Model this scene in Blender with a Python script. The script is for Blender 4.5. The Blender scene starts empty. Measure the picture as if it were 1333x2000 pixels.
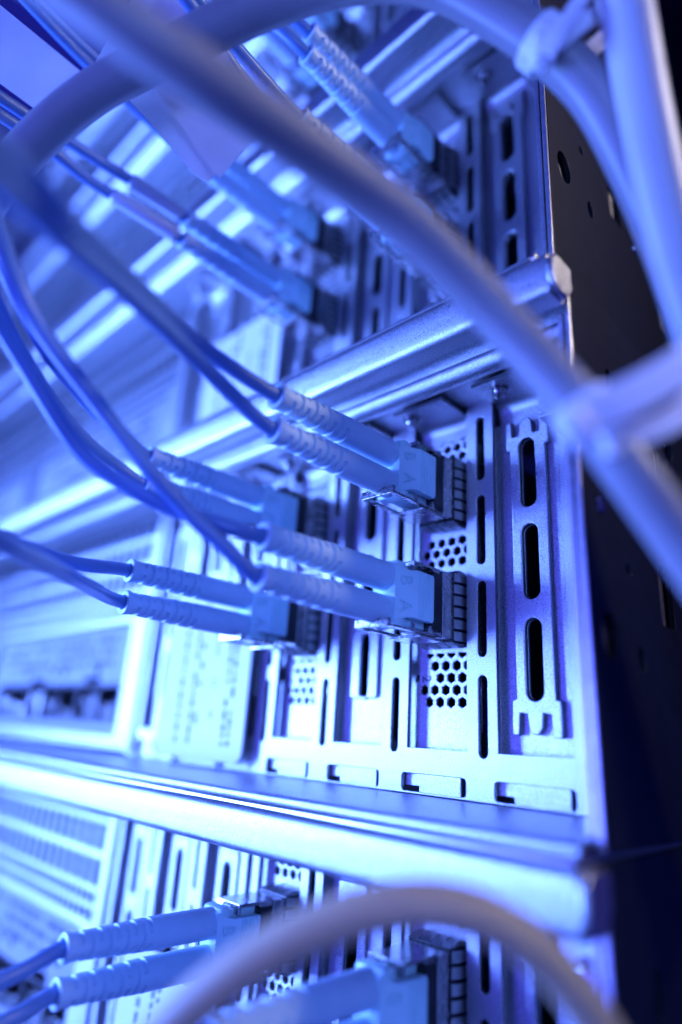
import bpy, bmesh, math, random
from mathutils import Vector, Matrix

# ---------------------------------------------------------------- camera, world, lamps, exposure
# all lengths below are millimetres, turned into metres by MM
MM = 0.001
scene = bpy.context.scene
COL = scene.collection
rnd = random.Random(7)
CAM_POS = (66.162, -104.217, -12.196)
CAM_ROT = [[0.716164, 0.69527, 0.060897], [-0.187887, 0.276092, -0.942588], [-0.672166, 0.663606, 0.32836]]
CAM_F = 1262.96

cam_data = bpy.data.cameras.new('camera')
cam = bpy.data.objects.new('camera', cam_data)
COL.objects.link(cam)
r0, r1, r2 = [Vector(r) for r in CAM_ROT]
M = Matrix((r0, -r1, -r2)).transposed().to_4x4()
M.translation = Vector(CAM_POS) * MM
cam.matrix_world = M
cam_data.sensor_fit = 'VERTICAL'
cam_data.sensor_height = 36.0
cam_data.sensor_width = 24.0
cam_data.lens = CAM_F / 2000.0 * 36.0
cam_data.clip_start = 0.002
cam_data.clip_end = 20.0
cam_data.dof.use_dof = True
cam_data.dof.focus_distance = 0.119
cam_data.dof.aperture_fstop = 4.6
scene.camera = cam
scene.render.resolution_x, scene.render.resolution_y = 682, 1024

world = bpy.data.worlds.new('World')
scene.world = world
world.use_nodes = True
bg = world.node_tree.nodes['Background']
bg.inputs['Color'].default_value = (0.035, 0.045, 1.0, 1)
bg.inputs['Strength'].default_value = 0.24

def area(name, loc, target, sx, sy, power, color):
    d = bpy.data.lights.new(name, 'AREA')
    d.shape = 'RECTANGLE'; d.size = sx * MM; d.size_y = sy * MM
    d.energy = power; d.color = color
    o = bpy.data.objects.new(name, d); COL.objects.link(o)
    v = Vector(target) - Vector(loc)
    o.rotation_euler = v.to_track_quat('-Z', 'Y').to_euler()
    o.location = Vector(loc) * MM
    return o
area('key_lamp', (-395, -312, 0), (-50, 0, 10), 90, 310, 11.5, (0.11, 0.235, 1.0))
area('violet_lamp', (-130, -420, -20), (20, -20, 40), 160, 200, 1.35, (0.085, 0.088, 1.0))
area('fill_lamp', (290, -290, 60), (0, 0, 20), 120, 120, 0.85, (0.15, 0.28, 1.0))
room = area('room_lamp', (350, 90, 270), (60, -60, 80), 60, 60, 0.075, (1.0, 0.88, 0.78))
room.data.spread = math.radians(50)
vs = scene.view_settings
vs.view_transform = 'Standard'; vs.look = 'None'; vs.exposure = 0.0; vs.gamma = 1.0
vs.use_curve_mapping = False
scene.cycles.use_denoising = True
scene.cycles.max_bounces = 8

# ---------------------------------------------------------------- materials
def mat(name, color, rough=0.5, metal=0.0, var=0.0, vscale=400.0, bump=0.0, bscale=3000.0, rvar=0.0, **kw):
    m = bpy.data.materials.new(name); m.use_nodes = True
    nt = m.node_tree; b = nt.nodes['Principled BSDF']
    b.inputs['Base Color'].default_value = (*color, 1)
    b.inputs['Roughness'].default_value = rough
    b.inputs['Metallic'].default_value = metal
    for k, v in kw.items():
        b.inputs[k.replace('_', ' ')].default_value = v
    tc = nt.nodes.new('ShaderNodeTexCoord')
    if var or rvar:
        n = nt.nodes.new('ShaderNodeTexNoise'); n.inputs['Scale'].default_value = vscale
        n.inputs['Detail'].default_value = 4; n.inputs['Roughness'].default_value = 0.65
        nt.links.new(tc.outputs['Object'], n.inputs['Vector'])
        if var:
            r = nt.nodes.new('ShaderNodeMapRange')
            r.inputs['From Min'].default_value = 0.3; r.inputs['From Max'].default_value = 0.7
            r.inputs['To Min'].default_value = 1 - var; r.inputs['To Max'].default_value = 1 + var * 0.4
            nt.links.new(n.outputs['Fac'], r.inputs['Value'])
            mx = nt.nodes.new('ShaderNodeVectorMath'); mx.operation = 'SCALE'
            mx.inputs[0].default_value = color
            nt.links.new(r.outputs[0], mx.inputs['Scale'])
            nt.links.new(mx.outputs[0], b.inputs['Base Color'])
        if rvar:
            r = nt.nodes.new('ShaderNodeMapRange')
            r.inputs['From Min'].default_value = 0.3; r.inputs['From Max'].default_value = 0.7
            r.inputs['To Min'].default_value = rough - rvar; r.inputs['To Max'].default_value = rough + rvar
            nt.links.new(n.outputs['Fac'], r.inputs['Value'])
            nt.links.new(r.outputs[0], b.inputs['Roughness'])
    if bump:
        n2 = nt.nodes.new('ShaderNodeTexNoise'); n2.inputs['Scale'].default_value = bscale
        n2.inputs['Detail'].default_value = 2
        nt.links.new(tc.outputs['Object'], n2.inputs['Vector'])
        bp = nt.nodes.new('ShaderNodeBump'); bp.inputs['Strength'].default_value = bump
        bp.inputs['Distance'].default_value = 0.0001
        nt.links.new(n2.outputs['Fac'], bp.inputs['Height'])
        nt.links.new(bp.outputs[0], b.inputs['Normal'])
    return m

GALV = mat('galvanised_steel', (0.68, 0.68, 0.69), 0.33, 1.0, var=0.60, vscale=5000, bump=0.9, bscale=7000, rvar=0.08)
BRIGHT = mat('raw_sheet_edge_steel', (0.72, 0.72, 0.72), 0.33, 0.9, var=0.2, vscale=900, bump=0.3, bscale=4000)
WALL = mat('dark_wall_steel', (0.007, 0.010, 0.014), 0.45, 0.0, Specular_IOR_Level=0.25, var=0.35, vscale=300, bump=0.12, bscale=2500)  # near-black, non-metallic colour of the outer wall sheet
NICKEL = mat('nickel_plated_shell', (0.50, 0.49, 0.48), 0.24, 1.0, var=0.35, vscale=900, rvar=0.1)
BLACK = mat('black_plastic', (0.012, 0.012, 0.014), 0.32)
PCB = mat('circuit_board_green', (0.01, 0.05, 0.02), 0.4, var=0.4, vscale=800)
AQUA = mat('aqua_plastic', (0.58, 0.86, 0.88), 0.36, var=0.06, vscale=300, bump=0.06, bscale=3000)
BOOT = mat('aqua_rubber_boot', (0.52, 0.70, 0.82), 0.38, var=0.07, vscale=250, bump=0.08, bscale=4000)
CORD = mat('aqua_cord_jacket', (0.12, 0.24, 0.50), 0.36, var=0.08, vscale=300, bump=0.06, bscale=4000)
SLEEVE = mat('clear_shrink_sleeve', (0.50, 0.56, 0.66), 0.25, var=0.06)
PVC_SHADED = mat('shaded_white_jacket', (0.27, 0.265, 0.27), 0.38, var=0.06, vscale=150, bump=0.10, bscale=1500)  # white jacket with shade put into its colour, for the darker cables
PVC_LIT = mat('lit_white_jacket', (0.58, 0.57, 0.56), 0.40, var=0.06, vscale=150, bump=0.10, bscale=1500)  # lit copy of the same white jacket, kept brighter
BEIGE = mat('beige_cable_jacket', (0.58, 0.44, 0.24), 0.5, var=0.08, vscale=150, bump=0.10, bscale=1500)
NYLON = mat('clear_nylon', (0.88, 0.88, 0.90), 0.30, Subsurface_Weight=0.6, Subsurface_Radius=(1.0, 1.0, 1.0), Subsurface_Scale=0.002, IOR=1.45)
PAPER = mat('white_vinyl_label', (0.80, 0.80, 0.80), 0.48, var=0.05, vscale=120, bump=0.15, bscale=900)
PLATE = mat('grey_painted_plate', (0.30, 0.31, 0.33), 0.45, var=0.15, vscale=200)
SHADE_STRIP = mat('lid_shade_strip', (0.16, 0.17, 0.19), 0.45, 0.8, var=0.2, vscale=400)  # dark colour stands in for the shade under the lid
INK = mat('printed_ink', (0.03, 0.03, 0.04), 0.5)

# ---------------------------------------------------------------- mesh helpers
def tag(o, label=None, cat=None, group=None, kind=None):
    if label: o['label'] = label
    if cat: o['category'] = cat
    if group: o['group'] = group
    if kind: o['kind'] = kind
    return o

def empty(name, loc=(0, 0, 0)):
    o = bpy.data.objects.new(name, None); COL.objects.link(o)
    o.empty_display_size = 0.01
    o.location = Vector(loc) * MM
    return o

def mesh_obj(name, bm, m, parent=None, smooth=False, ang=None):
    me = bpy.data.meshes.new(name)
    bm.to_mesh(me); bm.free()
    me.materials.append(m)
    me.transform(Matrix.Scale(MM, 4))
    if smooth:
        me.polygons.foreach_set('use_smooth', [True] * len(me.polygons))
        if ang is not None:
            me.set_sharp_from_angle(angle=math.radians(ang))
    o = bpy.data.objects.new(name, me); COL.objects.link(o)
    if parent: o.parent = parent
    return o

def add_box(bm, x0, x1, y0, y1, z0, z1, bev=0.0):
    t = bmesh.new()
    r = bmesh.ops.create_cube(t, size=1.0)
    for v in t.verts:
        v.co = Vector(((x0 + x1) / 2 + v.co.x * (x1 - x0), (y0 + y1) / 2 + v.co.y * (y1 - y0), (z0 + z1) / 2 + v.co.z * (z1 - z0)))
    if bev:
        bmesh.ops.bevel(t, geom=list(t.edges), offset=bev, segments=2, affect='EDGES', profile=0.5)
    join(bm, t)

def join(bm, t):
    me = bpy.data.meshes.new('tmp'); t.to_mesh(me); t.free()
    bm.from_mesh(me); bpy.data.meshes.remove(me)

def plate_bm(outer, holes, y0, th, bevel=0.1, axis='y'):
    """sheet with real cut-outs: outline in (x, z) for axis 'y' (front face at y0, thickness to +y),
    or in (y, z) for axis 'x' (front face at x0 facing +x, thickness to -x)"""
    cu = bpy.data.curves.new('tmp', 'CURVE'); cu.dimensions = '2D'; cu.fill_mode = 'BOTH'
    for pts in [outer] + holes:
        s = cu.splines.new('POLY'); s.points.add(len(pts) - 1)
        for i, q in enumerate(pts): s.points[i].co = (q[0], q[1], 0, 1)
        s.use_cyclic_u = True
    cu.extrude = max(th / 2 - bevel, 0.01); cu.bevel_depth = bevel; cu.bevel_resolution = 1; cu.offset = -bevel
    ob = bpy.data.objects.new('tmp', cu); COL.objects.link(ob)
    dg = bpy.context.evaluated_depsgraph_get()
    me = bpy.data.meshes.new_from_object(ob.evaluated_get(dg))
    bpy.data.objects.remove(ob); bpy.data.curves.remove(cu)
    if axis == 'y':
        T = Matrix(((1, 0, 0, 0), (0, 0, -1, y0 + th / 2), (0, 1, 0, 0), (0, 0, 0, 1)))
    else:
        T = Matrix(((0, 0, 1, y0 - th / 2), (1, 0, 0, 0), (0, 1, 0, 0), (0, 0, 0, 1)))
    me.transform(T)
    bm = bmesh.new(); bm.from_mesh(me); bpy.data.meshes.remove(me)
    bmesh.ops.remove_doubles(bm, verts=bm.verts, dist=0.002)
    return bm

def rect(x0, x1, z0, z1, r=0.0, n=4):
    if r <= 0: return [(x0, z0), (x1, z0), (x1, z1), (x0, z1)]
    out = []
    for cx, cz, a0 in ((x1 - r, z0 + r, -90), (x1 - r, z1 - r, 0), (x0 + r, z1 - r, 90), (x0 + r, z0 + r, 180)):
        for i in range(n + 1):
            a = math.radians(a0 + 90 * i / n); out.append((cx + r * math.cos(a), cz + r * math.sin(a)))
    return out

def slot(cx, z0, z1, w): return rect(cx - w / 2, cx + w / 2, z0, z1, w / 2 - 0.01, 6)
def hexa(cx, cz, r): return [(cx + r * math.cos(math.radians(30 + 60 * i)), cz + r * math.sin(math.radians(30 + 60 * i))) for i in range(6)]
def disc(cx, cz, r, n=20, sz=1.0): return [(cx + r * math.cos(2 * math.pi * i / n), cz + sz * r * math.sin(2 * math.pi * i / n)) for i in range(n)]

def extrude_profile(prof, x0, x1, th, nx=1):
    """sheet metal: open (y, z) centre line of thickness th swept along x"""
    n = len(prof); L = []; R = []
    P = [Vector((a, b)) for a, b in prof]
    for i in range(n):
        d = (P[min(i + 1, n - 1)] - P[max(i - 1, 0)]).normalized()
        nn = Vector((-d.y, d.x)) * th / 2
        L.append(P[i] + nn); R.append(P[i] - nn)
    ring = L + R[::-1]
    bm = bmesh.new(); rows = []
    for k in range(nx + 1):
        x = x0 + (x1 - x0) * k / nx
        rows.append([bm.verts.new((x, q.x, q.y)) for q in ring])
    m = len(ring)
    for k in range(nx):
        for i in range(m):
            j = (i + 1) % m
            bm.faces.new((rows[k][i], rows[k][j], rows[k + 1][j], rows[k + 1][i]))
    for row, flip in ((rows[0], False), (rows[-1], True)):
        for i in range(n - 1):
            f = (row[i], row[i + 1], row[m - 2 - i], row[m - 1 - i])
            bm.faces.new(f if not flip else f[::-1])
    bmesh.ops.recalc_face_normals(bm, faces=bm.faces)
    return bm

def arc(cy, cz, r, a0, a1, n=6):
    return [(cy + r * math.cos(math.radians(a0 + (a1 - a0) * i / n)), cz + r * math.sin(math.radians(a0 + (a1 - a0) * i / n))) for i in range(n + 1)]

def smooth_path(pts, step=1.5):
    P = [Vector(q) for q in pts]
    P = [P[0] * 2 - P[1]] + P + [P[-1] * 2 - P[-2]]
    out = []
    for i in range(1, len(P) - 2):
        a, b, c, d = P[i - 1:i + 3]
        # centripetal Catmull-Rom
        t0 = 0.0; t1 = t0 + max((b - a).length, 1e-3) ** 0.5
        t2 = t1 + max((c - b).length, 1e-3) ** 0.5; t3 = t2 + max((d - c).length, 1e-3) ** 0.5
        n = max(2, int((c - b).length / step))
        for k in range(n):
            t = t1 + (t2 - t1) * k / n
            A1 = a * ((t1 - t) / (t1 - t0)) + b * ((t - t0) / (t1 - t0))
            A2 = b * ((t2 - t) / (t2 - t1)) + c * ((t - t1) / (t2 - t1))
            A3 = c * ((t3 - t) / (t3 - t2)) + d * ((t - t2) / (t3 - t2))
            B1 = A1 * ((t2 - t) / (t2 - t0)) + A2 * ((t - t0) / (t2 - t0))
            B2 = A2 * ((t3 - t) / (t3 - t1)) + A3 * ((t - t1) / (t3 - t1))
            out.append(B1 * ((t2 - t) / (t2 - t1)) + B2 * ((t - t1) / (t2 - t1)))
    out.append(P[-2])
    for _ in range(3):
        out = [out[0]] + [(out[i - 1] + out[i] * 2 + out[i + 1]) / 4 for i in range(1, len(out) - 1)] + [out[-1]]
    return out

def tube_bm(pts, rad, seg=20, step=1.5):
    P = smooth_path(pts, step); bm = bmesh.new()
    u = None; rows = []
    for i, q in enumerate(P):
        t = (P[min(i + 1, len(P) - 1)] - P[max(i - 1, 0)]).normalized()
        if u is None: u = t.orthogonal().normalized()
        u = (u - t * u.dot(t)).normalized(); w = t.cross(u)
        r = rad(i / (len(P) - 1)) if callable(rad) else rad
        rows.append([bm.verts.new(q + (u * math.cos(2 * math.pi * k / seg) + w * math.sin(2 * math.pi * k / seg)) * r) for k in range(seg)])
    for a, b in zip(rows, rows[1:]):
        for k in range(seg):
            j = (k + 1) % seg
            bm.faces.new((a[k], a[j], b[j], b[k]))
    bm.faces.new(rows[0][::-1]); bm.faces.new(rows[-1])
    return bm

def ribbon_bm(pts, width, th, facing, step=1.0, rib=0.0):
    """flat strap along a path, its flat side turned towards the vector facing"""
    P = smooth_path(pts, step); bm = bmesh.new(); rows = []
    F = Vector(facing)
    for i, q in enumerate(P):
        t = (P[min(i + 1, len(P) - 1)] - P[max(i - 1, 0)]).normalized()
        n = (F - t * F.dot(t)).normalized(); w = t.cross(n)
        h = th / 2 + (rib if rib and i % 2 else 0)
        rows.append([bm.verts.new(q + w * a * width / 2 + n * b) for a, b in ((-1, -th / 2), (1, -th / 2), (1, th / 2), (0.62, th / 2), (0.6, h), (-0.6, h), (-0.62, th / 2), (-1, th / 2))])
    for a, b in zip(rows, rows[1:]):
        for k in range(8):
            j = (k + 1) % 8
            bm.faces.new((a[k], a[j], b[j], b[k]))
    bm.faces.new(rows[0][::-1]); bm.faces.new(rows[-1])
    bmesh.ops.recalc_face_normals(bm, faces=bm.faces)
    return bm

def lathe_bm(prof, seg=32, fn=None):
    """(t, r) profile turned about the y axis; fn(t, angle) lowers the radius"""
    bm = bmesh.new(); rows = []
    for t, r in prof:
        rows.append([bm.verts.new(((r - (fn(t, 2 * math.pi * k / seg) if fn else 0)) * math.cos(2 * math.pi * k / seg), t,
                                   (r - (fn(t, 2 * math.pi * k / seg) if fn else 0)) * math.sin(2 * math.pi * k / seg))) for k in range(seg)])
    for a, b in zip(rows, rows[1:]):
        for k in range(seg):
            j = (k + 1) % seg
            bm.faces.new((a[k], b[k], b[j], a[j]))
    bm.faces.new(rows[0]); bm.faces.new(rows[-1][::-1])
    bmesh.ops.recalc_face_normals(bm, faces=bm.faces)
    return bm

def text_bm(body, size, depth, right, up, at, outline=0.0):
    cu = bpy.data.curves.new('tmp', 'FONT'); cu.body = body; cu.size = size; cu.extrude = depth
    if outline: cu.fill_mode = 'NONE'; cu.extrude = 0.0; cu.bevel_depth = outline; cu.bevel_resolution = 1
    cu.align_x = 'CENTER'; cu.align_y = 'CENTER'; cu.resolution_u = 3
    ob = bpy.data.objects.new('tmp', cu); COL.objects.link(ob)
    me = bpy.data.meshes.new_from_object(ob.evaluated_get(bpy.context.evaluated_depsgraph_get()))
    bpy.data.objects.remove(ob); bpy.data.curves.remove(cu)
    r, u = Vector(right), Vector(up); n = r.cross(u)
    T = Matrix((r, u, n)).transposed().to_4x4(); T.translation = Vector(at)
    me.transform(T); bm = bmesh.new(); bm.from_mesh(me); bpy.data.meshes.remove(me)
    return bm

def copy_tree(o, parent=None):
    c = o.copy(); COL.objects.link(c)
    if parent: c.parent = parent
    for ch in list(o.children): copy_tree(ch, c)
    return c

# ---------------------------------------------------------------- the server (built once in its own millimetres, then copied)
PITCH = 20.32
ZP = 17.54; ZL = 14.2            # vent slot pitch and length
XL, XR = -410.0, 27.2            # chassis left and right
PORT_Z = (36.95, 12.75)          # the two ports of a network card
SLOT_KIND = ['cover', 'card', 'cover', 'card', 'cover', 'cover', 'cover']

def build_server():
    root = empty('rack_server')
    # rear panel: comb shaped sheet with expansion openings, vents and notches for the bracket feet
    outer = [(-125, -21.3), (XR - 0.6, -21.3), (XR - 0.6, 57.4)]
    for k in range(7):
        a, b = 2.9 - PITCH * k, 16.6 - PITCH * k
        if k: b = -3.5 - PITCH * (k - 1)
        outer += [(b, 57.4), (b, -13.2), (a - (0 if k == 0 else 0.05), -13.2), (a - (0 if k == 0 else 0.05), 57.4)] if k == 0 else \
                 [(b, 57.4), (b, -13.2), (b - 13.65, -13.2), (b - 13.65, 57.4)]
    outer += [(-125, 57.4)]
    holes = []
    for k in range(-1, 7):
        for n in range(4):
            zt = n * ZP
            w = 1.9 if k >= 0 else 2.2
            holes.append(slot(-PITCH * k - (0.1 if k >= 0 else 0.75), zt - ZL, zt, w))
    for k in range(7):
        c = 9.6 - PITCH * k
        holes.append(rect(c - 7.6, c + 7.0, -20.9, -17.75, 0.7, 3))
    mesh_obj('rear_panel', plate_bm(outer, holes, 0, 1.0, 0.12), GALV, root)
    # top cover: shelf over the brackets, ridge, groove and the rolled front lip
    prof = [(150, 62.0), (30, 62.0), (-23.4, 62.0)] + arc(-23.9, 61.0, 1.0, 90, 175, 5) + [(-24.75, 59.0), (-24.6, 57.2)] + \
        arc(-23.5, 56.4, 1.0, 185, 275, 5) + [(-20.6, 55.5), (-19.6, 56.6), (-18.8, 58.0), (-16.6, 58.2), (-15.4, 57.6)] + \
        arc(-12.6, 55.9, 2.0, 165, 320, 8) + [(-10.2, 56.2), (-8, 56.4), (30, 56.4)]
    bm = extrude_profile(prof, XL, 28.3, 0.9, 24)
    mesh_obj('top_cover', bm, GALV, root, True, 40)
    bm = plate_bm([(-25.3, 57.2), (-24.2, 55.5), (-20.8, 55.3), (-19.6, 56.6), (-18.6, 58.0), (-18.6, 62.3), (-24.0, 62.3), (-25.4, 60.8)], [], 29.5, 1.4, 0.5, 'x')
    mesh_obj('lid_end', bm, GALV, root)
    mesh_obj('lid_trim', extrude_profile([(-22.0, 62.9), (-15, 62.9), (40, 62.9)], XL, 27.2, 0.5, 1), BRIGHT, root)
    # floor pan with a hemmed front edge
    prof = [(150, -21.8), (0, -21.8), (-22.5, -22.7)] + arc(-22.5, -23.3, 0.6, 90, 270, 5) + [(-14, -23.9)]
    mesh_obj('chassis_base', extrude_profile(prof, XL, 27.6, 0.7, 24), GALV, root, True, 40)
    mesh_obj('base_flange', extrude_profile([(-24.6, -24.5), (10, -24.5)], XL, 27.4, 0.4, 1), BRIGHT, root)
    # right side wall: bright inner sheet, dark outer sheet with holes
    hol = [disc(-13.0, 23.2, 1.5), disc(-12.6, 3.6, 2.6, 24, 1.3), disc(-3.4, 27.0, 1.1), disc(-1.7, 1.6, 1.2, 20, 1.6),
           rect(9.0, 15.0, 8.5, 19.0, 0.4, 2), rect(13.0, 16.6, 33.0, 43.0, 1.6, 4), rect(-6.5, -4.6, 44.0, 50.0, 0.9, 4), disc(-4.0, 15.0, 0.9), rect(34, 42, 30, 38, 0.4, 2), rect(34, 42, -6, 2, 0.4, 2), disc(24, 20, 2.0), disc(22, 45, 2.2), disc(6, 48, 1.8)]
    mesh_obj('side_wall', plate_bm(rect(-18.4, 160, -23.6, 62.7, 0.8, 3), hol, 28.9, 0.95, 0.12, 'x'), WALL, root)
    mesh_obj('inner_wall', plate_bm(rect(-18.0, 160, -22.0, 55.5, 0.8, 3), [disc(-13.0, 23.2, 1.1)], 27.5, 0.95, 0.12, 'x'), GALV, root)
    for zc in (-21.0,):
        pass
    bm = bmesh.new()
    add_box(bm, 28.02, 28.85, -19.1, -18.55, -23.4, 61.0, 0.1); add_box(bm, 26.6, 27.45, -18.6, -17.9, -22.0, 55.2, 0.1)
    mesh_obj('wall_edge_trim', bm, BRIGHT, root)
    bm = lathe_bm([(0, 0.3), (0.0, 1.3), (0.5, 1.5), (1.2, 1.5)], 20, lambda t, a: 0.25 if abs(math.sin(a * 3)) > 0.8 else 0)
    bm.transform(Matrix.Rotation(math.radians(90), 4, 'Z')); bm.transform(Matrix.Translation((29.2, -13.0, 23.2)))
    for yy, zz in ((-12.6, 41.5), (3.5, 34.5), (22.0, 8.0)):
        t = lathe_bm([(0, 0.2), (0, 1.0), (0.4, 1.25), (0.9, 1.25)], 20)
        t.transform(Matrix.Rotation(math.radians(90), 4, 'Z')); t.transform(Matrix.Translation((29.35, yy, zz))); mesh_obj('side_screw', t, NICKEL, root, True, 40)
    mesh_obj('side_screw', bm, NICKEL, root, True, 40)
    b = bmesh.new()
    for k in range(7):
        t = lathe_bm([(0, 0.2), (0, 1.25), (0.3, 1.35)], 20); t.transform(Matrix.Rotation(math.radians(90), 4, 'X'))
        t.transform(Matrix.Translation((5.2 - PITCH * k, -4.6, 55.93))); join(b, t)
    mesh_obj('shelf_holes', b, BLACK, root)
    # corner bracket under the lid
    bm = plate_bm(rect(18.6, 26.4, 42.5, 54.0, 0.6, 3), [], -11.0, 0.9, 0.15)
    add_box(bm, 18.6, 26.4, -11.0, -1.0, 41.8, 42.5, 0.1)
    mesh_obj('corner_bracket', bm, GALV, root)
    def screw(loc, axis, r=1.75):
        prof = [(-1.5, 0.4), (-1.5, r * 0.55), (-1.25, r * 0.85), (-0.5, r * 0.95), (-0.4, r), (0.0, r), (0.0, r * 1.25), (0.4, r * 1.25), (0.4, r * 0.5)]
        b = lathe_bm(prof, 24, lambda t, a: (0.22 if t < -0.45 and math.cos(a * 6) > 0.2 else 0))
        if axis == 'down': b.transform(Matrix.Rotation(math.radians(90), 4, 'X'))
        b.transform(Matrix.Translation(loc)); mesh_obj('screw', b, NICKEL, root, True, 35)
    screw((22.8, -11.2, 48.3), 'front', 1.9)
    # brackets
    def feet(bm, c, w=9.6):
        c += 0.8
        add_box(bm, c - w / 2, c + w / 2, 0.35, 1.2, -21.2, -17.0, 0.12)
        add_box(bm, c - w / 2 - 4.5, c - w / 2 + 0.2, 1.3, 1.9, -20.0, -17.0, 0.1)
        add_box(bm, c - w / 2, c + w / 2, 1.1, 2.9, -17.6, -16.9, 0.1)
    def flange(bm, c, w):
        pr = [(2.65 + 0.4, 50.5)] + arc(0.65, 52.5, 2.4, 0, 90, 6) + [(-2.5, 54.9), (-8.0, 54.9)]
        join(bm, extrude_profile(pr, c - w / 2, c + w / 2, 0.8))
    for k, kind in enumerate(SLOT_KIND):
        c = 9.85 - PITCH * k if k else 9.8
        x0, x1 = c - 8.4, c + 7.4
        if kind == 'cover':
            big = [slot(c - 0.35, 30.9 - 17.9 * 0 - 17.8 * i + 0.4, 45.6 - 17.8 * i, 3.3) for i in range(3)]
            bm = plate_bm(rect(x0, x1, -17.2, 50.6), [s for s in big], 2.65, 0.8, 0.08)
            m = c - 9.8
            half = []
            L, Rr = 5.05 + m, 13.35 + m
            top = [(L, 49.9), (L + 1.2, 49.9), (L + 1.35, 46.6), (L + 2.7, 46.4), (L + 2.85, 48.9), (L + 3.6, 50.0), (L + 5.0, 50.0), (L + 5.7, 48.9), (L + 5.8, 46.4),
                   (L + 7.1, 46.4), (L + 7.3, 50.6), (L + 9.0, 50.6), (L + 9.05, 43.6), (L + 8.2, 43.4)]
            bot = [(L + 8.2, -4.0), (L + 9.1, -4.3), (L + 9.1, -10.2), (L + 7.4, -10.2), (L + 7.2, -6.4), (L + 5.8, -6.4), (L + 5.6, -8.6), (L + 4.9, -9.8), (L + 3.7, -9.8), (L + 3.0, -8.6),
                   (L + 2.8, -6.4), (L + 1.4, -6.4), (L + 1.2, -10.0), (L - 0.1, -10.0), (L - 0.1, -4.2), (L + 0.8, -4.0)]
            left = [(L + 0.8, 43.6), (L, 43.8)]
            if k == 0:
                emb = top[::-1] + left[::-1] + bot[::-1]
                join(bm, plate_bm(emb, big, 1.45, 1.23, 0.25))
            else:
                emb = rect(L + 0.6, L + 8.3, -4.0, 48.5, 0.8, 4)
                join(bm, plate_bm(emb, big, 1.9, 0.78, 0.22))
            # channel walls beside the cover
            add_box(bm, x0 - 0.5, x0 + 0.3, 1.3, 6.0, -17.0, 52.0, 0.25)
            feet(bm, c, 10.0); flange(bm, c, 13.5)
            mesh_obj('slot_cover', bm, GALV, root)
        else:
            hx = []
            def row(z, xs, r=0.98):
                for x in xs:
                    hx.append(hexa(c - 10.15 + 10.15 - 9.85 + x + 9.85 - 0.0 + (-0.0), z, r))
            o = c + 10.47 - 0.0
            o = c + 9.3 - 9.3 + 0.0
            base = c + 1.17     # measured hex columns, relative to the bracket centre
            def cols(off, n): return [base + 3.05 + off - 2.57 * i for i in range(n)]
            A0, A1 = 0.0, 1.29
            for z, off, n, skip in ((-4.6, A0, 4, ()), (-2.3, A1, 5, ()), (0.0, A0, 3, ()), (2.3, A1, 4, ())):
                for x in cols(off - 0.0, n): hx.append(hexa(x, z, 0.98))
            for x in cols(A0, 4):      # half cells under the port, flat on top
                hx.append([(x - 0.85, 4.75), (x - 0.85, 4.3), (x, 3.75), (x + 0.85, 4.3), (x + 0.85, 4.75)])
            hx.append([(c - 7.0, -0.7), (c - 6.2, -0.6), (c - 6.1, 0.6), (c - 7.0, 0.7)])
            for z, off, n in ((23.2, A0, 4), (25.4, A1, 5), (27.6, A0, 4), (46.6, A0, 4), (48.8, A1, 5), (51.0, A0, 4)):
                for x in cols(off, n):
                    if z < 51.5: hx.append(hexa(x, z, 0.98))
            prt = [rect(c - 3.3, c + 5.7, z - 6.9, z + 6.9, 0.3, 2) for z in PORT_Z]
            bm = plate_bm(rect(x0, x1, -17.2, 52.6), hx + prt, 2.65, 0.8, 0.2)
            feet(bm, c, 9.3); flange(bm, c, 12.6)
            card = mesh_obj('network_card', bm, GALV, root)
            t = text_bm('2', 3.0, 0.03, (0, 0, -1), (1, 0, 0), (c - 4.3, 2.62, -0.2))
            mesh_obj('port_number', t, INK, card)
            b = bmesh.new(); add_box(b, c + 5.3, c + 6.9, 6.0, 120, -12, 50)
            mesh_obj('circuit_board', b, PCB, card)
            b = bmesh.new(); add_box(b, c + 6.95, c + 7.5, 4.2, 9, -10, 44, 0.1)
            mesh_obj('card_edge_rail', b, NICKEL, card)
            for z in PORT_Z:
                b = bmesh.new()
                # cage: four thin walls and a row of bowed spring fingers on each side
                X0, X1, Z0, Z1 = c - 3.2, c + 5.6, z - 6.8, z + 6.8
                for q in ((X0, X0 + 0.3, Z0, Z1), (X1 - 0.3, X1, Z0, Z1), (X0, X1, Z0, Z0 + 0.3), (X0, X1, Z1 - 0.3, Z1)):
                    add_box(b, q[0], q[1], -2.3, 30, q[2], q[3])
                f = bmesh.new()
                n = 6; w = (Z1 - Z0) / n
                for s, X in ((1, X1), (-1, X0)):
                    for i in range(n):
                        za = Z0 + w * i + 0.28; zb = Z0 + w * (i + 1) - 0.28
                        pts = [(-2.2, 0.03), (-1.2, 0.45), (0.2, 0.72), (1.6, 0.6), (2.5, 0.25)]
                        rows = [[f.verts.new((X + s * d, y, zz)) for zz in (za, zb)] for y, d in pts]
                        for p, q in zip(rows, rows[1:]): f.faces.new((p[0], p[1], q[1], q[0]))
                n = 4; w = (X1 - X0) / n
                for s, Z in ((1, Z1), (-1, Z0)):
                    for i in range(n):
                        xa = X0 + w * i + 0.25; xb = X0 + w * (i + 1) - 0.25
                        pts = [(-2.2, 0.03), (-1.2, 0.45), (0.2, 0.72), (1.6, 0.6), (2.5, 0.25)]
                        rows = [[f.verts.new((xx, y, Z + s * d)) for xx in (xa, xb)] for y, d in pts]
                        for p, q in zip(rows, rows[1:]): f.faces.new((p[0], p[1], q[1], q[0]))
                cage = mesh_obj('port_cage', b, BLACK, card)
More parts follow.
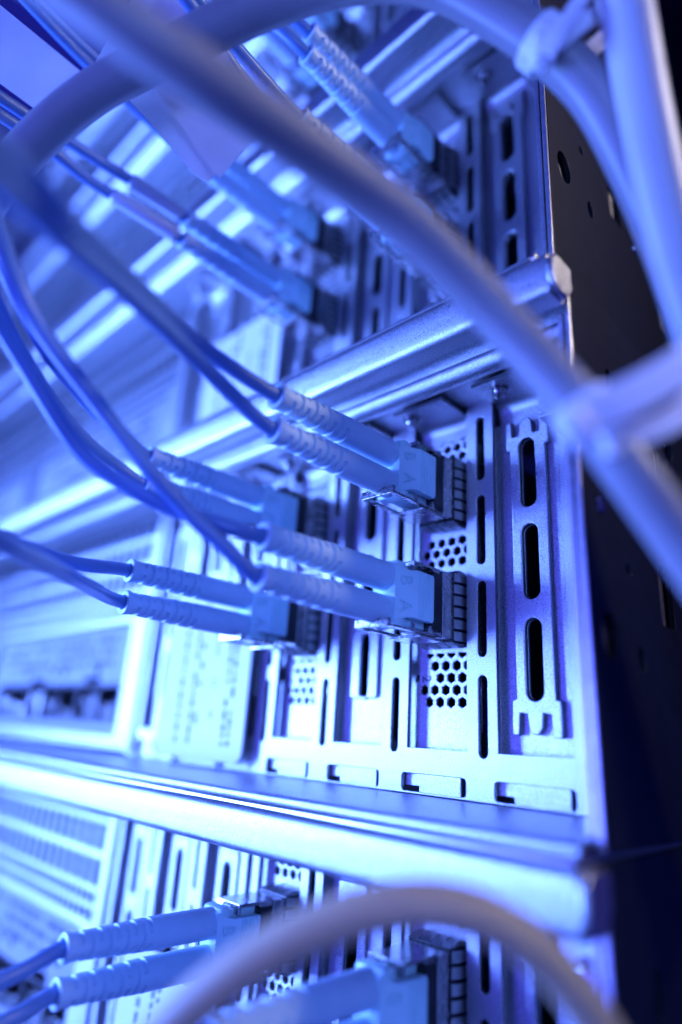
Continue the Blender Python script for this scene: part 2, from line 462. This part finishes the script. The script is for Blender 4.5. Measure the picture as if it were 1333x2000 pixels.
                bmesh.ops.solidify(f, geom=list(f.faces), thickness=0.12)
                bm2 = mesh_obj('spring_fingers', f, BRIGHT, card)
        screw((c - 3.9 if k else c - 2.4, -4.6, 54.2), 'down', 1.5)
    # added black sheet deep inside, keeping the view through the openings dark
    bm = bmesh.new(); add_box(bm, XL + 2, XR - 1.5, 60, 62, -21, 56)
    mesh_obj('inner_dark_sheet', bm, BLACK, root)
    # information plate standing in front of the left slots
    bm = plate_bm(rect(-104, -64.6, -19.8, 24, 3.0, 5), [], -3.2, 0.7, 0.12)
    lab = mesh_obj('information_plate', bm, PAPER, root)
    b = bmesh.new()
    for cx in (-70.5, -73, -79, -85.5, -88, -94):
        z = -16.0
        while z < 20:
            h = rnd.uniform(0.7, 2.6)
            if rnd.random() < 0.8 and cx not in (-79,):
                add_box(b, cx - 0.7, cx + 0.7, -3.26, -3.21, z, z + h)
            elif rnd.random() < 0.3: add_box(b, cx - 0.35, cx + 0.35, -3.26, -3.21, z, z + h)
            z += h + rnd.uniform(0.4, 1.1)
    mesh_obj('printed_lines', b, INK, lab)
    bm = bmesh.new(); add_box(bm, -124.8, -121.5, -1.2, -0.1, -20.4, 53.0, 0.3)
    mesh_obj('partition_post', bm, GALV, root)
    screw((-112, -3.5, -17.5), 'front', 1.4)
    # power supplies at the far left: grille on top, plate and sockets below
    for xa in (-262, -402):
        xb = xa + 136
        hol = []
        n = 24
        for i in range(n):
            x = xa + 4 + i * (128 / (n - 1))
            for z0, z1 in ((39.6, 47.0), (30.4, 37.6)):
                hol.append(rect(x - 2.2, x + 2.2, z0, z1))
        for i in range(36):
            x = xa + 3.5 + i * (129 / 35)
            for j in range(2):
                hol.append(rect(x - 1.4, x + 1.4, 21.8 + j * 4.2, 24.8 + j * 4.2))
        sup = mesh_obj('power_supply', plate_bm(rect(xa, xb, -20, 48.4), hol + [rect(xa + 6, xb - 7, -16, 19.5, 1.5, 3)], -0.5, 0.6, 0.1), GALV, root)
        b = bmesh.new(); add_box(b, xa + 2, xb - 2, 14, 15, -18, 54)
        mesh_obj('supply_interior', b, BLACK, sup)
        mesh_obj('shaded_vent_strip', plate_bm(rect(xa, xb, 48.6, 55.6), [disc(xa + 4 + 5.6 * i, 52.0, 2.0, 14) for i in range(24)], 0.2, 0.6, 0.1), SHADE_STRIP, sup)  # holed strip, its dark tone painting the lid's shade
        mesh_obj('socket_plate', plate_bm(rect(xa + 6.2, xb - 7.2, -15.8, 19.3, 1.4, 3),
                 [rect(xb - 24 - 15.5 * i, xb - 12 - 15.5 * i, -11.5, -1.0 + (3.5 if i in (1, 4) else 0), 0.6, 2) for i in range(7)] + [disc(xb - 30 - 9 * i, 4.6, 1.6) for i in (0, 3, 4, 7)], 1.6, 0.9, 0.12), PLATE, sup)
        b = bmesh.new()
        for i in range(7):
            add_box(b, xb - 24.3 - 15.5 * i, xb - 11.7 - 15.5 * i, 0.8, 9, -0.8, 0.2); add_box(b, xb - 24.3 - 15.5 * i, xb - 11.7 - 15.5 * i, 0.8, 9, -12.6, -11.7)
            add_box(b, xb - 24.6 - 15.5 * i, xb - 24.0 - 15.5 * i, 0.4, 9, -12.6, 0.2)
        mesh_obj('socket_shells', b, NICKEL, sup)
        b = bmesh.new()
        for i, (dx_, h_) in enumerate(((1.0, 5.5), (2.5, 8.0), (0.6, 3.0), (3.0, 6.5), (1.5, 9.0), (0.8, 4.0), (2.0, 7.0))):
            x_ = xb - 23.6 - 15.5 * i + dx_
            add_box(b, x_, x_ + 6.5 + dx_, 1.9, 8, -11.4, -11.4 + h_, 0.5)
            add_box(b, x_ + 1, x_ + 3.2, 0.6, 3, -11.0 + h_ * 0.4, -10.6 + h_ * 0.8, 0.3)
        mesh_obj('port_inserts', b, NICKEL, sup)
        b = bmesh.new()
        for r_ in range(3):
            x = xb - 20
            while x > xa + 20:
                w = rnd.uniform(1, 4); 
                if rnd.random() < 0.75: add_box(b, x - w, x, 1.5, 1.56, 6 + r_ * 4, 8 + r_ * 4)
                x -= w + rnd.uniform(0.5, 2)
        mesh_obj('printed_text', b, INK, sup)
    return root

H = 87.386
mid = build_server()
tag(mid, 'middle server holding the two sharpest fibre connectors lettered B and A', 'server', 'servers stacked in the rack')
SERVERS = {'s2': (0, 0), 's1': (-2.09, H), 's3': (-0.2, -H), 's0': (-2.0, 2 * H), 's9': (-2.0, 3 * H)}
for key, label in (('s1', 'upper server whose right side wall with holes stands sharp beside the clear cable tie'),
                   ('s3', 'lowest server, behind the blurred beige cable along the bottom'),
                   ('s0', 'blurred server second from the top, mostly behind the white cable tags'), ('s9', 'highest server, only its dim far end showing in the upper left')):
    s = copy_tree(mid); s.location = Vector((SERVERS[key][0], 0, SERVERS[key][1])) * MM
    s['label'] = label

# ---------------------------------------------------------------- transceivers and fibre patch cords
CORDS = {'s2k1p1': [[(-10.05, -57.37, 41.67), (-8.86, -65.61, 42.49), (-4.52, -74.54, 42.0), (0.38, -82.29, 40.28), (5.92, -89.0, 37.76), (10.48, -93.86, 35.61), (13.3, -98.13, 34.78)],
  [(-9.78, -52.82, 36.07), (-8.8, -58.59, 37.54), (-6.64, -65.96, 38.59), (-3.25, -74.66, 38.74), (0.47, -82.49, 37.82), (5.11, -88.74, 35.58), (9.42, -93.95, 33.62), (12.53, -97.77, 32.49)]],

  's2k1p2': [[(-9.7, -50.22, 15.76), (-12.57, -53.71, 16.92), (-16.43, -56.77, 18.25), (-19.22, -60.32, 19.72), (-21.96, -64.21, 21.98), (-24.94, -68.69, 24.92), (-26.02, -73.8, 30.01), (-26.88, -79.34, 36.38), (-26.45, -84.05, 40.69), (-24.87, -88.85, 44.47)],
  [(-10.42, -50.94, 12.69), (-12.3, -54.08, 15.18), (-14.45, -58.03, 18.76), (-15.61, -62.45, 22.26), (-17.73, -66.89, 26.91), (-19.81, -71.64, 32.25), (-21.34, -77.4, 37.71), (-21.98, -81.73, 42.1), (-20.9, -85.97, 46.79), (-17.45, -90.93, 51.71)]],

  's2k3p1': [[(-49.21, -51.73, 41.46), (-46.61, -58.74, 42.67), (-41.64, -66.31, 43.78), (-34.55, -74.41, 44.21), (-30.48, -81.31, 48.22), (-27.51, -86.23, 52.07), (-24.19, -91.22, 56.76)],
  [(-51.07, -50.8, 35.77), (-47.18, -59.35, 36.66), (-42.09, -66.72, 37.6), (-38.19, -72.79, 39.58), (-36.17, -79.15, 44.38), (-33.32, -84.06, 47.98), (-30.49, -89.82, 53.22)]],

  's2k3p2': [[(-46.58, -53.78, 14.44), (-44.38, -60.14, 13.53), (-40.7, -66.72, 13.03), (-35.43, -73.14, 12.43), (-31.68, -80.09, 12.86)],
  [(-42.11, -55.74, 9.29), (-31.36, -65.57, 8.52), (-25.67, -71.74, 8.29), (-21.49, -76.5, 8.17), (-18.54, -79.47, 8.04), (-16.46, -83.85, 8.96)]],

  's3k3p1': [[(-49.19, -50.82, -48.65), (-48.93, -55.99, -49.85), (-49.49, -60.53, -50.97)],
  [(-47.58, -51.08, -53.98), (-47.73, -55.26, -54.96), (-48.2, -59.75, -55.98)]],

  's3k1p1': [[(-11.41, -50.25, -48.6), (-15.48, -56.0, -51.42), (-18.71, -61.27, -53.46)],
  [(-10.8, -49.57, -54.82), (-14.78, -55.1, -57.88), (-17.92, -60.17, -60.15)]],

  's1k1p1': [[(-13.68, -53.77, 130.5), (-15.28, -60.8, 132.3), (-16.63, -67.7, 134.35)],
  [(-15.47, -55.25, 126.79), (-17.26, -62.71, 129.07), (-19.15, -70.37, 131.54)]],

  's1k1p2': [[(-10.73, -55.5, 103.49), (-10.62, -65.34, 105.31), (-10.34, -71.73, 106.65), (-9.4, -76.99, 107.01)],
  [(-12.01, -56.44, 99.71), (-11.12, -65.88, 102.35), (-10.64, -72.58, 104.69), (-9.69, -78.0, 105.43)]],

  's1k3p1': [[(-52.9, -60.25, 127.27), (-52.27, -73.78, 128.5), (-50.44, -83.88, 128.29), (-48.68, -90.85, 127.71), (-45.91, -96.58, 126.69)],
  [(-53.03, -60.29, 124.04), (-52.36, -75.66, 126.0), (-50.57, -86.19, 126.6), (-48.32, -92.63, 125.95), (-46.34, -98.16, 125.93)]],

  's1k3p2': [[(-54.39, -60.2, 105.83), (-53.96, -68.34, 104.9), (-53.98, -75.8, 104.7), (-53.74, -82.75, 104.02), (-52.83, -88.91, 103.1), (-52.59, -94.56, 102.84)],
  [(-57.18, -62.38, 101.48), (-56.17, -70.01, 100.7), (-54.89, -76.24, 100.69), (-54.14, -82.83, 100.32), (-53.49, -87.93, 99.76), (-53.24, -93.62, 99.6)]],

  's0k3p1': [[(-54.63, -55.06, 216.79), (-58.43, -65.45, 220.86)],
  [(-55.08, -55.02, 212.73), (-58.84, -65.36, 216.8)]],

  's0k3p2': [[(-54.26, -55.18, 193.42), (-57.74, -65.19, 197.38)],
  [(-54.91, -54.77, 188.21), (-58.34, -64.73, 192.2)]]}
CABLES = {'A': [(16.55, -98.79, 51.9), (18.41, -94.52, 50.12), (21.47, -88.42, 47.11), (23.92, -79.4, 46.07), (26.0, -67.85, 45.27), (28.7, -59.35, 42.75), (33.3, -49.15, 34.6), (37.1, -44.94, 27.77), (40.02, -42.42, 22.58), (43.1, -38.88, 15.65), (45.82, -34.25, 8.81), (47.68, -31.46, 3.93)],
  'B': [(-46.1, -88.15, 66.63), (-40.54, -87.3, 73.24), (-35.09, -85.69, 78.09), (-29.88, -83.87, 82.04), (-23.44, -81.01, 86.4), (-13.21, -75.7, 90.51), (-3.66, -70.8, 94.07), (6.69, -64.92, 97.28), (16.89, -59.31, 97.68), (26.41, -52.53, 94.33), (31.86, -47.41, 89.06), (37.33, -41.58, 82.38), (41.18, -36.12, 76.18), (43.42, -31.04, 67.45), (45.0, -26.04, 57.53), (46.0, -21.71, 47.78), (46.51, -17.64, 37.54)],
  'C': [(48.46, -43.18, 90.12), (48.13, -39.13, 81.26), (47.4, -34.84, 71.1), (46.94, -30.6, 61.6), (46.74, -26.74, 53.38), (46.92, -22.83, 45.82), (47.48, -18.53, 38.3)],
  'E': [(-0.65, -62.72, -44.01), (4.28, -60.53, -38.36), (8.55, -58.22, -34.27), (13.01, -55.35, -30.93), (17.69, -51.93, -28.26), (22.15, -48.19, -26.7), (25.61, -44.69, -26.68), (28.26, -41.29, -28.14), (30.37, -37.96, -30.55), (31.85, -34.99, -33.52), (33.05, -32.03, -37.05), (33.81, -29.71, -40.17)]}
TAGS = {'t1': [(-29.79, -79.76, 101.32), (-19.61, -77.09, 119.81), (-7.89, -55.98, 88.95), (-16.87, -61.19, 78.05)],
  't1b': [(-22.66, -76.45, 100.1), (-14.32, -75.16, 117.6), (-5.42, -57.31, 86.06), (-12.37, -61.1, 76.42)],
  't2': [(-50.73, -102.44, 122.56), (-22.53, -82.67, 88.55), (-30.48, -85.24, 83.59), (-60.3, -105.07, 114.37)]}
TIES = {'d1': [(40.94, -50.48, 16.38), (43.38, -49.52, 17.92), (45.75, -47.89, 19.48), (47.97, -45.8, 21.3), (50.58, -43.02, 24.08), (53.44, -38.09, 29.11)],
  'd2': [(42.31, -43.67, 17.61), (44.41, -40.8, 19.16), (46.62, -37.93, 20.94), (47.93, -35.96, 22.68), (48.74, -33.49, 25.41)],
  'h1': [(38.92, -44.55, 79.46), (37.91, -43.55, 75.37)],
  'z1': [(39.19, -44.56, 75.47), (41.25, -44.49, 78.02), (43.32, -43.96, 81.17), (45.73, -43.34, 84.84)],
  'z2': [(39.98, -43.44, 77.86), (42.55, -41.6, 80.93), (44.71, -38.54, 85.26), (47.11, -33.39, 91.94)],
  'z3': [(40.36, -33.11, 86.7), (42.31, -31.3, 90.06), (44.33, -28.65, 94.93), (46.64, -26.72, 98.81)],
  'z4': [(37.29, -43.2, 79.47), (35.58, -41.54, 78.72), (34.8, -38.77, 80.66)]}


def build_transceiver():
    root = empty('optical_transceiver')
    b = bmesh.new(); add_box(b, -3.95, 4.15, -5.5, 28, -6.4, 6.4, 0.25)
    mesh_obj('metal_housing', b, NICKEL, root)
    b = bmesh.new(); add_box(b, -3.7, 4.3, -8.7, -5.55, -5.5, 5.5, 0.35)
    mesh_obj('black_collar', b, BLACK, root)
    b = bmesh.new()
    add_box(b, -3.4, 3.9, -13.6, -5.52, 5.9, 6.45, 0.12); add_box(b, -3.4, 3.9, -13.9, -13.4, 4.6, 6.45, 0.1)
    add_box(b, 3.5, 3.95, -8.4, -6.2, 5.0, 6.2, 0.1)
    mesh_obj('top_latch', b, NICKEL, root)
    b = bmesh.new()
    add_box(b, 3.1, 4.2, -20.5, -5.52, -6.6, -6.2, 0.1); add_box(b, -3.7, -2.6, -20.5, -5.52, -6.7, -6.15, 0.1)
    add_box(b, -3.7, 4.2, -12.2, -5.52, -7.3, -6.8, 0.12); add_box(b, -3.7, 4.2, -21.0, -20.3, -6.7, -5.2, 0.15)
    add_box(b, 3.55, 4.1, -9.0, -8.4, -6.5, -4.8, 0.08); add_box(b, 3.55, 4.1, -14.2, -13.6, -6.5, -4.9, 0.08)
    mesh_obj('pull_bail', b, NICKEL, root)
    return root

def boot_bm():
    prof = [(-16.2, 1.6), (-16.0, 2.5), (-16.4, 2.62)]
    prof = [(-15.8, 1.8), (-15.8, 2.45), (-16.1, 2.68)]
    n = 150; L0, L1 = -16.4, -45.4
    for i in range(n + 1):
        t = L0 + (L1 - L0) * i / n; s = i / n
        prof.append((t, 2.70 - 0.10 * s if s < 0.5 else 2.65 - 0.55 * ((s - 0.5) / 0.5) ** 1.0))
    prof += [(-45.5, 2.28), (-46.0, 2.34), (-46.4, 2.28), (-46.5, 2.0), (-46.45, 1.45), (-45.0, 1.35)]
    G = []
    for i in range(9):
        t0 = -31.5 - i * 1.55
        G.append((t0, 0.0 if i % 2 else math.pi / 2))
    def fn(t, a):
        for t0, a0 in G:
            if abs(t - t0) < 0.26:
                return 0.5 if abs(math.cos(a - a0)) > 0.42 else 0.0
        return 0.0
    return lathe_bm(prof, 40, fn)

def clip_bm():
    """duplex clip: ridged thumb pad narrowing to a neck, then a collar round both boots"""
    b = bmesh.new()
    st = []
    ys = [(-8.95, 4.75, 4.3), (-9.2, 4.9, 4.4)]
    y = -9.6
    while y > -13.4:
        ys += [(y, 4.9, 4.4), (y - 0.12, 4.6, 4.32), (y - 0.3, 4.6, 4.32), (y - 0.42, 4.9, 4.4)]
        y -= 0.95
    ys += [(-13.9, 4.85, 4.35), (-14.6, 4.6, 4.25), (-15.4, 4.15, 4.3), (-16.3, 3.6, 4.6), (-17.3, 3.15, 5.1), (-17.9, 2.9, 5.3)]
    rows = []
    for y, x, z in ys:
        r = 0.5
        rows.append([b.verts.new(q) for q in ((x - 1.5, y, -z), (x - r * 0.5, y, -z), (x, y, -z + r), (x, y, z - r), (x - r * 0.5, y, z), (x - 1.5, y, z))])
    for p, q in zip(rows, rows[1:]):
        for i in range(6):
            j = (i + 1) % 6; b.faces.new((p[i], p[j], q[j], q[i]))
    b.faces.new(rows[0][::-1]); b.faces.new(rows[-1])
    bmesh.ops.recalc_face_normals(b, faces=b.faces)
    add_box(b, -3.1, 3.05, -17.6, -14.6, -6.1, 6.1, 0.9)
    return b

def build_plug():
    root = empty('plug_template')
    clip = mesh_obj('duplex_clip', clip_bm(), AQUA, root, True, 35)
    for ch, z in (('B', 2.35), ('A', -2.35)):
        up = Vector((0.50, 0.87, 0)).normalized()
        mesh_obj('embossed_letter', text_bm(ch, 3.3, 0.12, (0, 0, -1), up, (3.85, -16.05, z), 0.13), AQUA, clip)
    for z in (3.12, -3.12):
        b = bmesh.new(); add_box(b, -2.4, 2.3, -15.0, -3.0, z - 2.35, z + 2.35, 0.3)
        add_box(b, -1.2, 1.2, -14.5, -9.2, z - 2.6, z + 2.6, 0.2)
        mesh_obj('plug_body', b, AQUA, root)
    for z in (3.12, -3.12):
        b = boot_bm(); b.transform(Matrix.Translation((0, 0, z)))
        mesh_obj('strain_relief_boot', b, BOOT, root, True, 50)
    return root

trans0 = build_transceiver(); plug0 = build_plug()
PORT_X = {'k1': -10.47 + 1.17, 'k3': -10.47 + 1.17 - 2 * PITCH}
LOOK = {
    's2k1p1': 'sharp aqua duplex fibre cord in the upper port under the lid screw',
    's2k1p2': 'sharp aqua duplex fibre cord in the middle server between two honeycomb vents',
    's2k3p1': 'blurred blue duplex fibre cord in the upper port left of the sharp pair',
    's2k3p2': 'duplex fibre cord with crisp ribbed boots in front of the bright information plate',
    's3k3p1': 'pale duplex fibre cord with ribbed boots pointing down left on the lowest server',
    's3k1p1': 'large pale duplex fibre cord at the bottom edge under the beige cable',
    's1k1p1': 'dark teal duplex fibre cord at the top beside the upper server lid',
    's1k1p2': 'duplex fibre cord in the upper server running behind the thick diagonal white cable',
    's1k3p1': 'dark blue blurred duplex fibre cord coming out below the hanging white tag',
    's1k3p2': 'violet tinted blurred duplex fibre cord with clear sleeves behind its boots',
    's0k3p1': 'faint duplex fibre cord in the upper port of the server behind the tags',
    's0k3p2': 'faint duplex fibre cord in the lower port of the server behind the tags',
}
TLOOK = {
    's2k1p1': 'silver transceiver holding the upper sharp aqua plug of the middle server',
    's2k1p2': 'silver transceiver holding the lower sharp aqua plug of the middle server',
    's2k3p1': 'blurred transceiver of the upper plug left of the sharp pair',
    's2k3p2': 'transceiver holding the crisp ribbed boots above the bright vent',
    's3k3p1': 'transceiver seen from above at the left of the lowest server',
    's3k1p1': 'dark transceiver seen from above under the arch of the beige cable',
    's1k1p1': 'transceiver of the dark teal cord at the upper server',
    's1k1p2': 'transceiver half hidden by the thick diagonal white cable',
    's1k3p1': 'blurred transceiver of the dark blue cord below the hanging tag',
    's1k3p2': 'blurred transceiver of the violet tinted cord with clear sleeves',
    's0k3p1': 'faint transceiver in the upper port of the server behind the tags',
    's0k3p2': 'faint transceiver in the lower port of the server behind the tags',
}
for key, paths in CORDS.items():
    dx, dz = SERVERS[key[:2]]
    px = PORT_X[key[2:4]] + dx; pz = PORT_Z[int(key[5]) - 1] + dz
    t = copy_tree(trans0); t.location = Vector((px, 0, pz)) * MM; t.name = 'optical_transceiver'
    tag(t, TLOOK[key], 'transceiver', 'transceivers in the network ports')
    c = copy_tree(plug0); c.location = Vector((px, 0, pz)) * MM; c.name = 'fiber_patch_cord'
    tag(c, LOOK[key], 'patch cord', 'duplex fibre patch cords')
    for sgn, path in zip((1, -1), paths):
        loc = Vector((px, 0, pz))
        pts = [Vector((px, -40, pz + sgn * 3.12)), Vector((px, -47.5, pz + sgn * 3.12))] + [Vector(q) for q in path]
        pts.append(pts[-1] + (pts[-1] - pts[-2]).normalized() * 50)
        pts = [q - loc for q in pts]
        mesh_obj('cord', tube_bm(pts, 1.25, 18), CORD, c, True)
        if key == 's1k3p2':
            mesh_obj('clear_sleeve', tube_bm(pts[1:3], 1.75, 18, 1.0), SLEEVE, c, True)
def drop_tree(o):
    for ch in list(o.children): drop_tree(ch)
    bpy.data.objects.remove(o)
drop_tree(trans0); drop_tree(plug0)

# ---------------------------------------------------------------- thick cables
def cable(name, pts, r, m, label, group):
    P = [Vector(q) for q in pts]
    pts = [P[0] + (P[0] - P[1]).normalized() * 60] + P + [P[-1] + (P[-1] - P[-2]).normalized() * 60]
    o = mesh_obj(name, tube_bm(pts, r, 32, 2.0), m, None, True)
    tag(o, label, 'cable', group)
    return o
G_ = 'thick cables crossing in front of the rack'
cable('network_cable', CABLES['A'], 2.75, PVC_SHADED, 'thick blurred white cable crossing the whole picture diagonally', G_)
cable('network_cable', CABLES['B'], 3.35, PVC_SHADED, 'white cable held by the clear cable tie at the upper right', G_)
cable('network_cable', CABLES['C'], 3.35, PVC_LIT, 'white cable hanging down the right edge past the dark side wall', G_)
cable('network_cable', CABLES['E'], 2.15, BEIGE, 'thin beige blurred cable arching along the bottom', G_)

# ---------------------------------------------------------------- cable ties
FWD = Vector(CAM_ROT[2])
def tie(name, straps, label):
    root = empty(name, straps[0][0][0])
    base = Vector(straps[0][0][0])
    for pts, w, th, rib in straps:
        mesh_obj('strap', ribbon_bm([Vector(q) - base for q in pts], w, th, -FWD, 0.6, rib), NYLON, root)
    tag(root, label, 'cable tie', 'clear nylon cable ties')
    return root, base
def head(root, base, p0, p1, w, d):
    a, b = Vector(p0) - base, Vector(p1) - base
    ax = (b - a); L = ax.length; ax.normalize()
    n = (-FWD - ax * (-FWD).dot(ax)).normalized(); s = ax.cross(n)
    bm = bmesh.new(); add_box(bm, -w / 2, w / 2, 0, L, -d / 2, d / 2, 0.9)
    T = Matrix((s, ax, n)).transposed().to_4x4(); T.translation = a
    bm.transform(T); mesh_obj('tie_head', bm, NYLON, root, True, 60)
def loop(root, base, path, i, r, w):
    """the strap's ring round a cable of radius r, at point i of its path"""
    P = [Vector(q) for q in path]; t = (P[i + 1] - P[i - 1]).normalized(); u = t.orthogonal().normalized(); v = t.cross(u)
    bm = bmesh.new(); rows = []
    for k in range(40):
        a = 2 * math.pi * k / 40; d = u * math.cos(a) + v * math.sin(a)
        rows.append([bm.verts.new(P[i] - base + d * rr + t * s) for rr, s in ((r, -w / 2), (r + 0.6, -w / 2), (r + 0.6, w / 2), (r, w / 2))])
    for k in range(40):
        p, q = rows[k], rows[(k + 1) % 40]
        for j in range(4): bm.faces.new((p[j], p[(j + 1) % 4], q[(j + 1) % 4], q[j]))
    bmesh.ops.recalc_face_normals(bm, faces=bm.faces)
    mesh_obj('tie_loop', bm, NYLON, root, True, 40)
r_, b_ = tie('cable_tie', [(TIES['z1'], 1.9, 0.9, 0), (TIES['z2'], 2.3, 0.9, 0.1), (TIES['z3'], 2.3, 1.0, 0.12)], 'clear cable tie knotted round the white cable above the dark side wall')
head(r_, b_, TIES['h1'][0], TIES['h1'][1], 3.5, 3.2); loop(r_, b_, CABLES['B'], 11, 3.4, 2.6)
r_, b_ = tie('cable_tie', [(TIES['d1'], 3.7, 1.2, 0), (TIES['d2'], 2.6, 1.1, 0.12)], 'blurred cable tie with its wide pale strap at the right edge')
head(r_, b_, TIES['d1'][0], TIES['d1'][1], 3.9, 3.2); loop(r_, b_, CABLES['A'], 8, 2.9, 2.4)

# ---------------------------------------------------------------- cable tags
def sheet_bm(q, th, r=0.10, bend=0.0):
    a, b, c, d = [Vector(v) for v in q]
    n = (b - a).cross(d - a).normalized()
    if n.dot(FWD) > 0: n = -n
    N = 14; bm = bmesh.new(); g = {}
    def pt(u, v):
        p = (a * (1 - u) + b * u) * (1 - v) + (d * (1 - u) + c * u) * v
        return p + n * (bend * math.sin(math.pi * u) * (0.4 + 0.6 * v) + 0.25 * bend * math.sin(5 * v + 2 * u))
    for i in range(N + 1):
        for j in range(N + 1):
            u, v = i / N, j / N
            # rounded far corners
            uu = u
            if v > 1 - r:
                k = (v - (1 - r)) / r; ins = r * 0.6 * (1 - math.sqrt(max(0, 1 - k * k)))
                uu = ins + (1 - 2 * ins) * u
            g[i, j] = bm.verts.new(pt(uu, v))
    for i in range(N):
        for j in range(N): bm.faces.new((g[i, j], g[i + 1, j], g[i + 1, j + 1], g[i, j + 1]))
    bmesh.ops.solidify(bm, geom=list(bm.faces), thickness=th)
    bmesh.ops.recalc_face_normals(bm, faces=bm.faces)
    return bm
def local(q, o): return [Vector(v) - Vector(o) for v in q]
o = TAGS['t1'][0]
t = empty('cable_tag', o)
mesh_obj('back_leaf', sheet_bm(local(TAGS['t1'], o), 0.18, 0.10, 0.5), PAPER, t, True, 40)
mesh_obj('front_leaf', sheet_bm(local(TAGS['t1b'], o), 0.18, 0.04, 0.5), PAPER, t, True, 40)
tag(t, 'folded white tag hanging down under the thick diagonal cable', 'cable tag', 'white cable tags')
t2 = empty('cable_tag', TAGS['t2'][0])
mesh_obj('leaf', sheet_bm(local(TAGS['t2'], TAGS['t2'][0]), 0.9, 0.03, 0.2), PAPER, t2, True, 40)
tag(t2, 'flat pale tag at the upper left corner edge', 'cable tag', 'white cable tags')

# ---------------------------------------------------------------- added black backdrop hiding the blue world beyond the servers' right walls
bm = bmesh.new(); add_box(bm, 46, 49, 60, 400, -330, 520, 0.5)
for i in range(12): add_box(bm, 45.6, 46.0, 80, 84, -200 + 60 * i, -196 + 60 * i, 0.1)
pn = mesh_obj('black_backdrop', bm, mat('black_backing', (0.012, 0.013, 0.015), 0.5, var=0.3, vscale=200, bump=0.1, bscale=1500))
tag(pn, 'added black backdrop behind the cables at the right edge', 'panel')
